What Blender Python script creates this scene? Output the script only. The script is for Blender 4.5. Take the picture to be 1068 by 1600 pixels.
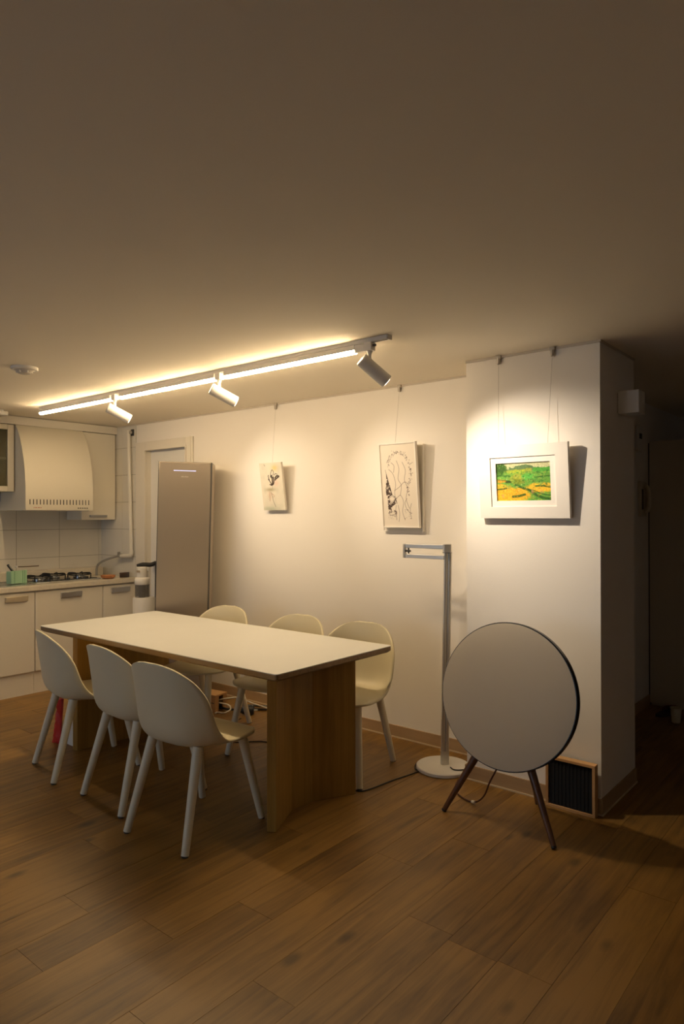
import bpy, bmesh, math, random
import numpy as np
from mathutils import Vector, Matrix

for o in list(bpy.data.objects):
    bpy.data.objects.remove(o)
S = bpy.context.scene
COL = S.collection
rnd = random.Random(7)
PI = math.pi

# ------------------------------------------------------------------ camera
HC = 1.4504
YAW, PITCH, ROLL = math.radians(39.54), math.radians(0.28), math.radians(0.084)
cam_d = bpy.data.cameras.new('camera')
cam_d.sensor_fit = 'AUTO'
cam_d.sensor_width = 36.0
cam_d.lens = 24.0
cam_d.clip_start = 0.02
cam = bpy.data.objects.new('camera', cam_d)
COL.objects.link(cam)
fw = Vector((-math.sin(YAW) * math.cos(PITCH), math.cos(YAW) * math.cos(PITCH), math.sin(PITCH)))
rt = Vector((math.cos(YAW), math.sin(YAW), 0))
dn = fw.cross(rt)
rt2 = math.cos(ROLL) * rt + math.sin(ROLL) * dn
dn2 = -math.sin(ROLL) * rt + math.cos(ROLL) * dn
cam.matrix_world = Matrix(((rt2.x, -dn2.x, -fw.x, 0), (rt2.y, -dn2.y, -fw.y, 0), (rt2.z, -dn2.z, -fw.z, HC), (0, 0, 0, 1)))
S.camera = cam

# ------------------------------------------------------------------ world (dusk sky beyond the living-room window), exposure
wd = bpy.data.worlds.new('dusk_sky')
S.world = wd
wd.use_nodes = True
bg = wd.node_tree.nodes['Background']
bg.inputs[0].default_value = (0.62, 0.78, 1.0, 1)
bg.inputs[1].default_value = 1.3
S.view_settings.view_transform = 'Standard'
S.view_settings.look = 'None'
S.view_settings.gamma = 1
S.view_settings.use_curve_mapping = False
S.view_settings.exposure = 0.15

BAR_STRENGTH = 72.0          # LED linear modules on the track
BAR_COLOR = (1.0, 0.74, 0.43)
SPOT_POWER = 22.0            # track spot heads
SPOT_COLOR = (1.0, 0.84, 0.65)

# ------------------------------------------------------------------ materials
MATS = {}
def mat(name, col, rough=0.5, metal=0.0, noise=None, bump=None, emit=None, spec=0.5, coat=0.0):
    if name in MATS:
        return MATS[name]
    m = bpy.data.materials.new(name)
    m.use_nodes = True
    nt = m.node_tree
    b = nt.nodes['Principled BSDF']
    b.inputs['Base Color'].default_value = (*col, 1)
    b.inputs['Roughness'].default_value = rough
    b.inputs['Metallic'].default_value = metal
    b.inputs['Specular IOR Level'].default_value = spec
    b.inputs['Coat Weight'].default_value = coat
    if emit:
        b.inputs['Emission Color'].default_value = (*emit[0], 1)
        b.inputs['Emission Strength'].default_value = emit[1]
    tc = nt.nodes.new('ShaderNodeTexCoord')
    if noise:
        sc, amt = noise
        n = nt.nodes.new('ShaderNodeTexNoise')
        n.inputs['Scale'].default_value = sc
        n.inputs['Detail'].default_value = 4
        nt.links.new(tc.outputs['Object'], n.inputs['Vector'])
        r = nt.nodes.new('ShaderNodeValToRGB')
        r.color_ramp.elements[0].position = 0.3
        r.color_ramp.elements[1].position = 0.7
        r.color_ramp.elements[0].color = (*[max(0, c * (1 - amt)) for c in col], 1)
        r.color_ramp.elements[1].color = (*[min(1, c * (1 + amt)) for c in col], 1)
        nt.links.new(n.outputs['Fac'], r.inputs['Fac'])
        nt.links.new(r.outputs['Color'], b.inputs['Base Color'])
    if bump:
        sc, st = bump
        n = nt.nodes.new('ShaderNodeTexNoise')
        n.inputs['Scale'].default_value = sc
        n.inputs['Detail'].default_value = 5
        nt.links.new(tc.outputs['Object'], n.inputs['Vector'])
        bp = nt.nodes.new('ShaderNodeBump')
        bp.inputs['Strength'].default_value = st
        bp.inputs['Distance'].default_value = 0.002
        nt.links.new(n.outputs['Fac'], bp.inputs['Height'])
        nt.links.new(bp.outputs['Normal'], b.inputs['Normal'])
    MATS[name] = m
    return m

def wood(name, dark, light, axis='Z', scale=6.0, stretch=14.0, rough=0.5, random_shift=False, knots=0.0, bump=0.12):
    """procedural wood, grain running along an object axis"""
    if name in MATS:
        return MATS[name]
    m = bpy.data.materials.new(name)
    m.use_nodes = True
    nt = m.node_tree
    L = nt.links.new
    b = nt.nodes['Principled BSDF']
    b.inputs['Roughness'].default_value = rough
    tc = nt.nodes.new('ShaderNodeTexCoord')
    mp = nt.nodes.new('ShaderNodeMapping')
    s = [scale * stretch / 4] * 3
    s['XYZ'.index(axis)] = scale / 4
    mp.inputs['Scale'].default_value = s
    src = tc.outputs['Object']
    oi = nt.nodes.new('ShaderNodeObjectInfo')
    if random_shift:
        cm = nt.nodes.new('ShaderNodeVectorMath'); cm.operation = 'SCALE'
        cb = nt.nodes.new('ShaderNodeCombineXYZ')
        for k, f in enumerate((11.3, 37.7, 5.1)):
            mm = nt.nodes.new('ShaderNodeMath'); mm.operation = 'MULTIPLY'
            L(oi.outputs['Random'], mm.inputs[0]); mm.inputs[1].default_value = f
            L(mm.outputs[0], cb.inputs[k])
        ad = nt.nodes.new('ShaderNodeVectorMath'); ad.operation = 'ADD'
        L(src, ad.inputs[0]); L(cb.outputs[0], ad.inputs[1])
        src = ad.outputs[0]
    L(src, mp.inputs['Vector'])
    n1 = nt.nodes.new('ShaderNodeTexNoise')
    n1.inputs['Scale'].default_value = 1.0; n1.inputs['Detail'].default_value = 8; n1.inputs['Roughness'].default_value = 0.62
    n1.inputs['Distortion'].default_value = 0.6
    L(mp.outputs[0], n1.inputs['Vector'])
    n2 = nt.nodes.new('ShaderNodeTexNoise')
    n2.inputs['Scale'].default_value = 2.6; n2.inputs['Detail'].default_value = 3
    L(src, n2.inputs['Vector'])
    mx = nt.nodes.new('ShaderNodeMath'); mx.operation = 'MULTIPLY_ADD'
    L(n2.outputs['Fac'], mx.inputs[0]); mx.inputs[1].default_value = 0.55
    L(n1.outputs['Fac'], mx.inputs[2])
    val = mx.outputs[0]
    if random_shift:
        mr = nt.nodes.new('ShaderNodeMath'); mr.operation = 'MULTIPLY_ADD'
        L(oi.outputs['Random'], mr.inputs[0]); mr.inputs[1].default_value = 0.16
        L(val, mr.inputs[2]); val = mr.outputs[0]
    r = nt.nodes.new('ShaderNodeValToRGB')
    r.color_ramp.elements[0].position = 0.60; r.color_ramp.elements[0].color = (*dark, 1)
    r.color_ramp.elements[1].position = 1.0; r.color_ramp.elements[1].color = (*light, 1)
    L(val, r.inputs['Fac'])
    out = r.outputs['Color']
    if knots:
        v = nt.nodes.new('ShaderNodeTexVoronoi')
        v.inputs['Scale'].default_value = 1.0
        m3 = nt.nodes.new('ShaderNodeMapping')
        ks = [5.0] * 3; ks['XYZ'.index(axis)] = 2.4
        m3.inputs['Scale'].default_value = ks
        L(src, m3.inputs['Vector']); L(m3.outputs[0], v.inputs['Vector'])
        kr = nt.nodes.new('ShaderNodeValToRGB')
        kr.color_ramp.elements[0].position = 0.05; kr.color_ramp.elements[0].color = (1 - knots,) * 3 + (1,)
        kr.color_ramp.elements[1].position = 0.14; kr.color_ramp.elements[1].color = (1, 1, 1, 1)
        L(v.outputs['Distance'], kr.inputs['Fac'])
        mm = nt.nodes.new('ShaderNodeMix'); mm.data_type = 'RGBA'; mm.blend_type = 'MULTIPLY'
        mm.inputs['Factor'].default_value = 1
        L(out, mm.inputs['A']); L(kr.outputs['Color'], mm.inputs['B'])
        out = mm.outputs['Result']
    L(out, b.inputs['Base Color'])
    bp = nt.nodes.new('ShaderNodeBump')
    bp.inputs['Strength'].default_value = bump; bp.inputs['Distance'].default_value = 0.003
    L(n1.outputs['Fac'], bp.inputs['Height']); L(bp.outputs['Normal'], b.inputs['Normal'])
    MATS[name] = m
    return m

def glassy(name, col, opacity=0.5, rough=0.05):
    if name in MATS:
        return MATS[name]
    m = bpy.data.materials.new(name); m.use_nodes = True
    nt = m.node_tree
    b = nt.nodes['Principled BSDF']
    b.inputs['Base Color'].default_value = (*col, 1)
    b.inputs['Roughness'].default_value = rough
    t = nt.nodes.new('ShaderNodeBsdfTransparent')
    mx = nt.nodes.new('ShaderNodeMixShader'); mx.inputs[0].default_value = opacity
    nt.links.new(t.outputs[0], mx.inputs[1]); nt.links.new(b.outputs[0], mx.inputs[2])
    nt.links.new(mx.outputs[0], nt.nodes['Material Output'].inputs[0])
    MATS[name] = m
    return m

def print_mat(name, rough=0.7):
    m = bpy.data.materials.new(name); m.use_nodes = True
    nt = m.node_tree
    a = nt.nodes.new('ShaderNodeAttribute'); a.attribute_name = 'paint'
    b = nt.nodes['Principled BSDF']
    nt.links.new(a.outputs['Color'], b.inputs['Base Color'])
    b.inputs['Roughness'].default_value = rough
    b.inputs['Specular IOR Level'].default_value = 0.25
    return m

WALL = mat('wall_paint', (0.82, 0.775, 0.71), 0.75, bump=(90, 0.15), spec=0.3)
CEIL = mat('ceiling_paper', (0.90, 0.83, 0.70), 0.85, bump=(140, 0.15), spec=0.2)
BASEB = wood('baseboard_wood', (0.36, 0.235, 0.12), (0.46, 0.31, 0.165), 'X', 4, 10, 0.45)
BASEY = wood('baseboard_wood_side', (0.36, 0.235, 0.12), (0.46, 0.31, 0.165), 'Y', 4, 10, 0.45)
CAULK = mat('caulk_line', (0.62, 0.50, 0.34), 0.6)
TRIMM = mat('picture_rail', (0.55, 0.49, 0.41), 0.5)
PLANK = wood('floor_plank_wood', (0.13, 0.064, 0.013), (0.31, 0.165, 0.036), 'Y', 7, 16, 0.42, True, 0.55, 0.25)
UNDER = mat('floor_underlay', (0.20, 0.105, 0.024), 0.6, noise=(3, .3))
TILE = mat('glazed_tile', (0.70, 0.67, 0.60), 0.22, noise=(3, 0.03))
GROUT = mat('tile_grout', (0.26, 0.24, 0.20), 0.85)
CABIN = mat('cabinet_laminate', (0.80, 0.75, 0.64), 0.3, noise=(2, 0.02))
CABIN_IN = mat('cabinet_inside', (0.60, 0.55, 0.36), 0.6)
WORKT = mat('worktop_stone', (0.66, 0.60, 0.49), 0.3, noise=(60, 0.05))
SILVER = mat('brushed_silver', (0.52, 0.52, 0.53), 0.38, 0.85)
CREAMH = mat('cream_metal_handle', (0.66, 0.58, 0.42), 0.35, 0.4)
STEEL = mat('stainless_steel', (0.55, 0.57, 0.58), 0.25, 0.9)
BLACKI = mat('cast_iron', (0.012, 0.012, 0.013), 0.45)
BLACKP = mat('black_plastic', (0.015, 0.015, 0.016), 0.4)
DARKG = mat('dark_grey_plastic', (0.07, 0.066, 0.06), 0.45)
WHITEP = mat('white_plastic', (0.76, 0.73, 0.67), 0.4)
WHITEM = mat('white_metal_paint', (0.80, 0.77, 0.72), 0.35)
CHAIRM = mat('chair_shell_plastic', (0.74, 0.67, 0.47), 0.42, bump=(300, 0.05))
CHAIRL = mat('chair_leg_lacquer', (0.74, 0.68, 0.52), 0.4)
TABLET = mat('white_laminate', (0.74, 0.745, 0.72), 0.38, noise=(3, 0.015))
PLY = wood('plywood_edge', (0.22, 0.135, 0.058), (0.36, 0.235, 0.11), 'X', 5, 30, 0.5)
OAK = wood('oak_veneer', (0.28, 0.148, 0.024), (0.42, 0.24, 0.05), 'Z', 5, 22, 0.45)
PINE = wood('pine_box_wood', (0.46, 0.25, 0.09), (0.60, 0.35, 0.15), 'X', 5, 12, 0.5)
WALNUT = wood('walnut_leg', (0.095, 0.038, 0.016), (0.20, 0.088, 0.036), 'Z', 8, 12, 0.35)
ALU = mat('brushed_aluminium', (0.62, 0.60, 0.56), 0.32, 0.8)
GRILLE = mat('speaker_fabric', (0.63, 0.56, 0.45), 0.85, bump=(900, 0.5), spec=0.2)
LED = mat('led_diffuser', (0.9, 0.85, 0.75), 0.5, emit=(BAR_COLOR, BAR_STRENGTH))
LENS = mat('spot_lens', (0.9, 0.85, 0.75), 0.5, emit=(SPOT_COLOR, 12.0))
PIPEM = mat('pipe_paint', (0.73, 0.69, 0.60), 0.4)
HOSE = mat('grey_hose', (0.32, 0.31, 0.29), 0.5, 0.2)
WIRE = mat('steel_wire', (0.42, 0.38, 0.33), 0.4, 0.5)
CANVAS = mat('canvas_side', (0.78, 0.73, 0.64), 0.8)
FRAMEW = mat('white_frame_wood', (0.80, 0.755, 0.69), 0.5)
ACP = mat('champagne_panel', (0.36, 0.305, 0.245), 0.32, 0.5)
ACS = mat('champagne_side', (0.50, 0.43, 0.35), 0.4, 0.2)

# ------------------------------------------------------------------ mesh helpers
class G:
    def __init__(s):
        s.v = []; s.f = []
    def add(s, vs, fs):
        n = len(s.v)
        s.v += [tuple(p) for p in vs]
        s.f += [tuple(i + n for i in f) for f in fs]
        return s
    def box(s, x0, x1, y0, y1, z0, z1):
        x0, x1 = sorted((x0, x1)); y0, y1 = sorted((y0, y1)); z0, z1 = sorted((z0, z1))
        return s.add([(x0, y0, z0), (x1, y0, z0), (x1, y1, z0), (x0, y1, z0), (x0, y0, z1), (x1, y0, z1), (x1, y1, z1), (x0, y1, z1)],
                     [(0, 3, 2, 1), (4, 5, 6, 7), (0, 1, 5, 4), (1, 2, 6, 5), (2, 3, 7, 6), (3, 0, 4, 7)])
    def cyl(s, p0, p1, r0, r1=None, n=20):
        r1 = r0 if r1 is None else r1
        p0, p1 = Vector(p0), Vector(p1)
        d = (p1 - p0).normalized()
        a = Vector((0, 0, 1)) if abs(d.z) < 0.9 else Vector((1, 0, 0))
        u = d.cross(a).normalized(); w = d.cross(u)
        vs = []
        for p, r in ((p0, r0), (p1, r1)):
            for k in range(n):
                t = 2 * PI * k / n
                vs.append(p + r * (math.cos(t) * u + math.sin(t) * w))
        fs = [(k, (k + 1) % n, n + (k + 1) % n, n + k) for k in range(n)]
        fs += [tuple(range(n))[::-1], tuple(range(n, 2 * n))]
        return s.add(vs, fs)
    def lathe(s, prof, n=32, c=(0, 0, 0)):
        vs = []; fs = []
        for r, z in prof:
            for k in range(n):
                t = 2 * PI * k / n
                vs.append((c[0] + r * math.cos(t), c[1] + r * math.sin(t), c[2] + z))
        for i in range(len(prof) - 1):
            for k in range(n):
                fs.append((i * n + k, i * n + (k + 1) % n, (i + 1) * n + (k + 1) % n, (i + 1) * n + k))
        fs.append(tuple(range(n))[::-1]); m = (len(prof) - 1) * n
        fs.append(tuple(range(m, m + n)))
        return s.add(vs, fs)
    def prism(s, poly, z0, z1):
        n = len(poly)
        a = sum(poly[i][0] * poly[(i + 1) % n][1] - poly[(i + 1) % n][0] * poly[i][1] for i in range(n))
        if a < 0: poly = poly[::-1]
        vs = [(x, y, z0) for x, y in poly] + [(x, y, z1) for x, y in poly]
        fs = [(i, (i + 1) % n, n + (i + 1) % n, n + i) for i in range(n)]
        fs += [tuple(range(n))[::-1], tuple(range(n, 2 * n))]
        return s.add(vs, fs)
    def tube(s, path, r, n=8, sub=6):
        P = [Vector(p) for p in path]
        pts = []
        for i in range(len(P) - 1):
            p0 = P[max(i - 1, 0)]; p1 = P[i]; p2 = P[i + 1]; p3 = P[min(i + 2, len(P) - 1)]
            for k in range(sub):
                t = k / sub
                pts.append(0.5 * ((2 * p1) + (p2 - p0) * t + (2 * p0 - 5 * p1 + 4 * p2 - p3) * t * t + (3 * p1 - p0 - 3 * p2 + p3) * t ** 3))
        pts.append(P[-1])
        vs = []; fs = []
        m = len(pts)
        u = None
        for i, p in enumerate(pts):
            d = (pts[min(i + 1, m - 1)] - pts[max(i - 1, 0)]).normalized()
            if u is None:
                a = Vector((0, 0, 1)) if abs(d.z) < 0.9 else Vector((1, 0, 0))
                u = d.cross(a).normalized()
            else:
                u = (u - d * u.dot(d)).normalized()
            w = d.cross(u)
            for k in range(n):
                t = 2 * PI * k / n
                vs.append(p + r * (math.cos(t) * u + math.sin(t) * w))
        for i in range(m - 1):
            for k in range(n):
                fs.append((i * n + k, i * n + (k + 1) % n, (i + 1) * n + (k + 1) % n, (i + 1) * n + k))
        fs.append(tuple(range(n))[::-1]); fs.append(tuple(range((m - 1) * n, m * n)))
        return s.add(vs, fs)
    def mesh(s, name):
        me = bpy.data.meshes.new(name)
        me.from_pydata(s.v, [], s.f)
        bm = bmesh.new(); bm.from_mesh(me)
        bmesh.ops.recalc_face_normals(bm, faces=bm.faces)
        bm.to_mesh(me); bm.free()
        return me

def link(name, me, m, parent=None, bevel=0, smooth=35, loc=None):
    o = bpy.data.objects.new(name, me)
    COL.objects.link(o)
    if m is not None and not me.materials:
        me.materials.append(m)
    if smooth:
        me.shade_smooth()
        me.set_sharp_from_angle(angle=math.radians(smooth))
    if parent is not None:
        o.parent = parent
    if loc:
        o.location = loc
    if bevel:
        b = o.modifiers.new('bevel', 'BEVEL'); b.width = bevel; b.segments = 2
        b.limit_method = 'ANGLE'; b.angle_limit = math.radians(40)
    return o

def ob(name, g, m, parent=None, bevel=0, smooth=35, loc=None):
    return link(name, g.mesh(name), m, parent, bevel, smooth, loc)

def tag(o, label, cat, group=None):
    o['label'] = label; o['category'] = cat
    if group: o['group'] = group
    return o

def thing(name, label, cat, loc=(0, 0, 0), rotz=0, group=None):
    o = bpy.data.objects.new(name, None)
    COL.objects.link(o)
    o.empty_display_size = 0.05
    o.location = loc; o.rotation_euler = (0, 0, rotz)
    return tag(o, label, cat, group)

def struct(o):
    o['kind'] = 'structure'
    return o

def copy_tree(root):
    r = root.copy(); COL.objects.link(r)
    for ch in list(root.children):
        c = ch.copy(); COL.objects.link(c); c.parent = r
        for g in ch.children:
            d = g.copy(); COL.objects.link(d); d.parent = c
    return r

def paint_sheet(name, arr, w, h, parent, loc=(0, 0, 0)):
    """flat print: a fine grid in the local XZ plane (facing -Y) whose corners carry the painted colour; arr[row from top, col]"""
    H, W, _ = arr.shape
    xs = np.linspace(-w / 2, w / 2, W); zs = np.linspace(h / 2, -h / 2, H)
    X, Z = np.meshgrid(xs, zs)
    V = np.stack([X, np.zeros_like(X), Z], -1).reshape(-1, 3)
    i = np.arange(H * W).reshape(H, W)
    F = np.stack([i[1:, :-1], i[1:, 1:], i[:-1, 1:], i[:-1, :-1]], -1).reshape(-1, 4)
    me = bpy.data.meshes.new(name)
    me.from_pydata(V.tolist(), [], F.tolist())
    at = me.color_attributes.new('paint', 'FLOAT_COLOR', 'POINT')
    lin = np.clip(arr, 0, 1) ** 2.2
    at.data.foreach_set('color', np.concatenate([lin.reshape(-1, 3), np.ones((H * W, 1))], 1).astype(np.float32).ravel())
    return link(name, me, print_mat(name + '_print'), parent, 0, 0, loc)

# ------------------------------------------------------------------ room shell
H = 2.30
XL, XR, YF, YB, YE = -6.10, 2.2, -3.0, 3.675, 8.2
CX0, CX1, CY0, CY1 = -1.87, -1.14, 3.345, 3.878
XC = -1.522

floor = struct(ob('floor', G().box(XL - .1, XR + .1, YF - .1, YE + .1, -0.10, -0.0075), UNDER, smooth=0))
PW, PL = 0.182, 1.215
pm = G().box(-PW / 2 + .0006, PW / 2 - .0006, 0, PL - .0014, -0.008, 0.0).mesh('plank')
pm.materials.append(PLANK)
known = {0: 1.44, -1: 1.075, 3: 1.47, 5: 2.035, 7: 1.55}      # joints read off the photograph, per row
def seen(x, y):
    px = x * rt.x + y * rt.y; pz = x * fw.x + y * fw.y
    return pz > 0.55 and abs(px / pz) < 0.66
for row in range(-24, 16):
    xc = -2.122 + PW * (row + .5)
    off = known.get(row, (row * 0.437 * PL) % PL + rnd.uniform(-.12, .12))
    y = off - PL * math.ceil((off + 0.2) / PL)
    while y < 6.4:
        pts = [(xc + dx, y + t) for dx in (-.1, .1) for t in (0, .4, .8, 1.2)]
        lim = 3.67 if xc < -1.5 else 6.4
        if any(seen(*p) for p in pts) and y < lim and xc > -5.72:
            o = bpy.data.objects.new('plank', pm)
            COL.objects.link(o); o.parent = floor
            o.location = (xc, y, rnd.uniform(-.0004, .0002))
            over = y + PL - lim
            if over > 0:
                o.scale = (1, max(.02, (PL - over) / PL), 1)
        y += PL

struct(ob('ceiling', G().box(XL - .1, XR + .1, YF - .1, YE + .1, H, H + .1), CEIL, smooth=0))
wall_back = struct(ob('wall_back', G().box(XL - .1, -5.508, YB, YB + .12, 0, H).box(-4.70, CX0 + .05, YB, YB + .12, 0, H).box(-5.508, -4.70, YB, YB + .12, 2.115, H), WALL, smooth=0))
wall_kitchen = struct(ob('wall_kitchen', G().box(XL - .12, XL, YF, YB, 0, H), WALL, smooth=0))
struct(ob('wall_column', G().box(CX0, CX1, CY0, CY1, 0, H), WALL, smooth=0))
struct(ob('wall_corridor', G().box(XC - .12, XC, CY1 - .02, YE, 0, H), WALL, smooth=0))
struct(ob('wall_end', G().box(XC, XR, YE, YE + .1, 0, H), WALL, smooth=0))
struct(ob('wall_right', G().box(XR, XR + .1, YF, YE, 0, H), WALL, smooth=0))
# living-room wall behind the camera with a wide window
wx0, wx1, wz0, wz1 = -5.9, -1.7, 0.35, 2.15
struct(ob('wall_front', G().box(XL, wx0, YF - .12, YF, 0, H).box(wx1, XR, YF - .12, YF, 0, H).box(wx0, wx1, YF - .12, YF, 0, wz0).box(wx0, wx1, YF - .12, YF, wz1, H), WALL, smooth=0))
win = struct(ob('window_front_offscreen', G().box(wx0, wx1, YF - .10, YF - .03, wz0, wz0 + .06).box(wx0, wx1, YF - .10, YF - .03, wz1 - .06, wz1).box(wx0, wx0 + .06, YF - .10, YF - .03, wz0, wz1).box(wx1 - .06, wx1, YF - .10, YF - .03, wz0, wz1).box((wx0 + wx1) / 2 - .04, (wx0 + wx1) / 2 + .04, YF - .10, YF - .03, wz0, wz1), WHITEP, smooth=0))
for a, b in ((wx0 + .06, (wx0 + wx1) / 2 - .04), ((wx0 + wx1) / 2 + .04, wx1 - .06)):
    ob('pane', G().box(a, b, YF - .07, YF - .064, wz0 + .06, wz1 - .06), glassy('window_glass', (.8, .9, .9), 0.06), win, smooth=0)

# baseboards
bh = 0.078
b1 = struct(ob('baseboard_back', G().box(-4.66, CX0, YB - .009, YB, 0, bh), BASEB, smooth=0))
ob('caulk_line', G().box(-4.66, CX0, YB - .013, YB - .009, 0, .008), CAULK, b1, smooth=0)
b2 = struct(ob('baseboard_column', G().box(CX0 - .009, CX1 + .009, CY0 - .009, CY0, 0, bh), BASEB, smooth=0))
ob('caulk_line', G().box(CX0 - .012, CX1 + .012, CY0 - .013, CY0 - .009, 0, .008), CAULK, b2, smooth=0)
b3 = struct(ob('baseboard_column_side', G().box(CX1, CX1 + .009, CY0, CY1, 0, bh), BASEY, smooth=0))
ob('caulk_line', G().box(CX1 + .009, CX1 + .013, CY0 - .009, CY1, 0, .008), CAULK, b3, smooth=0)
struct(ob('baseboard_column_return', G().box(CX0 - .009, CX0, CY0, YB, 0, bh), BASEY, smooth=0))
struct(ob('baseboard_corridor', G().box(XC, XC + .009, CY1, 5.52, 0, bh).box(XC, XC + .009, 6.112, YE, 0, bh), BASEY, smooth=0))
# slim picture rail where wall meets ceiling
struct(ob('trim_1', G().box(-5.815, CX0, YB - .007, YB, H - .012, H), TRIMM, smooth=0))
struct(ob('trim_2', G().box(CX0, CX1, CY0 - .007, CY0, H - .012, H), TRIMM, smooth=0))
struct(ob('trim_3', G().box(CX1, CX1 + .007, CY0 - .007, CY1, H - .010, H), TRIMM, smooth=0))

# door beside the kitchen: casing, leaf
casing = struct(ob('trim_4', G().box(-5.50, -5.345, YB - .015, YB, 0, 2.125).box(-4.765, -4.665, YB - .015, YB, 0, 2.125).box(-5.345, -4.765, YB - .015, YB, 2.05, 2.125), mat('casing_paint', (.74, .69, .60), .45), bevel=.004))
ob('casing_bead', G().box(-5.365, -5.345, YB - .022, YB - .014, 0, 2.055).box(-4.765, -4.748, YB - .022, YB - .014, 0, 2.055).box(-5.345, -4.765, YB - .022, YB - .014, 2.042, 2.058).box(-4.70, -4.685, YB - .020, YB - .014, 0, 2.125), mat('casing_paint', (.74, .69, .60), .45), casing, smooth=0)
door = struct(ob('door_1', G().box(-5.345, -4.765, YB + .045, YB + .085, 0, 2.05), mat('door_paint', (.74, .725, .69), .4), smooth=0))
ob('door_jamb', G().box(-5.36, -5.345, YB, YB + .09, 0, 2.05).box(-4.765, -4.75, YB, YB + .09, 0, 2.05).box(-5.36, -4.75, YB, YB + .09, 2.05, 2.065), mat('casing_paint', (.74, .69, .60), .45), door, smooth=0)
dh = ob('door_handle', G().cyl((-5.28, YB + .045, 1.0), (-5.28, YB + .0, 1.0), .012).box(-5.285, -5.18, YB - .008, YB + .008, .99, 1.01), SILVER, door)

# wall tiles
tw, th, tt = 0.400, 0.255, 0.006
tk = G().box(0, tt, .0018, tw - .0018, .0018, th - .0018).mesh('tile'); tk.materials.append(TILE)
tb = G().box(.0018, tw - .0018, -tt, 0, .0018, th - .0018).mesh('tile'); tb.materials.append(TILE)
ob('grout_bed', G().box(XL, XL + .003, 1.24, YB, .86, 1.70), GROUT, wall_kitchen, smooth=0)
ob('grout_bed', G().box(XL, -5.512, YB - .003, YB, .86, H), GROUT, wall_back, smooth=0)
for r in range(-2, 2):
    z0 = 1.068 + th * r
    for k in range(-4, 3):
        y0 = 2.838 + tw * k
        o = bpy.data.objects.new('tile', tk); COL.objects.link(o); o.parent = wall_kitchen
        o.location = (XL, y0, z0)
        if y0 + tw > YB - tt: o.scale = (1, (YB - tt - y0) / tw, 1)
for r in range(-1, 5):
    z0 = 1.068 + th * r
    hh = min(th, H - .012 - z0)
    for x0, ww in ((-6.10, .37), (-5.73, .218)):
        o = bpy.data.objects.new('tile', tb); COL.objects.link(o); o.parent = wall_back
        o.location = (x0, YB, z0); o.scale = (ww / tw, 1, hh / th)

# ------------------------------------------------------------------ kitchen base units, worktop
KX = -5.478      # door faces
def handle(parent, y0, y1, z0, z1, x, m):
    g = G()
    prof = [(0, z0 + .002), (.020, z0 + .002), (.026, z1 - .006), (.026, z1), (0, z1)]
    n = len(prof)
    vs = [(x + a, y0, z) for a, z in prof] + [(x + a, y1, z) for a, z in prof]
    g.add(vs, [(i, (i + 1) % n, n + (i + 1) % n, n + i) for i in range(n)] + [tuple(range(n)), tuple(range(n, 2 * n))])
    return ob('handle', g, m, parent, bevel=.0015)
units = [(1.30, 2.06, (1.62, 1.80), CREAMH, 'cream base cabinet at the open end of the kitchen run'),
         (2.06, 2.704, (2.461, 2.638), CREAMH, 'cream base cabinet under the sink with a cream bar handle'),
         (2.704, 3.314, (2.92, 3.105), SILVER, 'wide cream base cabinet under the gas hob with a silver handle'),
         (3.314, 3.660, (3.393, 3.576), SILVER, 'narrow cream base cabinet beside the stick vacuum, silver handle')]
for y0, y1, hy, hm, lab in units:
    t = thing('base_cabinet', lab, 'cabinet', (KX, (y0 + y1) / 2, 0), 0, 'kitchen base cabinets')
    dy = (y0 + y1) / 2
    ob('body', G().box(XL + .012 - KX, -.022, y0 - dy + .001, y1 - dy - .001, .17, .838), CABIN, t, smooth=0)
    d = ob('door', G().box(-.020, 0, y0 - dy + .003, y1 - dy - .003, .182, .828), CABIN, t, bevel=.003)
    handle(d, hy[0] - dy, hy[1] - dy, .762, .806, 0, hm)
    ob('plinth', G().box(XL + .012 - KX, -.022, y0 - dy + .001, y1 - dy - .001, 0, .17), CABIN, t, smooth=0)
wt = thing('worktop', 'pale stone kitchen worktop running along the tiled wall', 'worktop', (-5.78, 2.87, .84))
ob('slab', G().box(XL + .008 + 5.78, .325, 1.29 - 2.87, 3.660 - 2.87, 0, .040), WORKT, wt, bevel=.004)
ob('upstand', G().box(XL + .008 + 5.78, -.20, 1.29 - 2.87, 3.62 - 2.87, .040, .118), WORKT, wt, bevel=.004)
ZW = .880
# sink rim at the frame edge
sk = thing('kitchen_sink', 'stainless steel sink set in the worktop left of the hob', 'sink', (-5.74, 2.42, ZW))
ob('rim', G().box(-.22, .20, -.30, -.27, 0, .006).box(-.22, .20, .27, .32, 0, .006).box(-.22, -.18, -.27, .27, 0, .006).box(.15, .20, -.27, .27, 0, .006), STEEL, sk, bevel=.002)
ob('basin', G().box(-.18, .15, -.27, .27, 0.0002, .0015), mat('basin_steel', (.35, .37, .38), .3, .9), sk, smooth=0)

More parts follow.
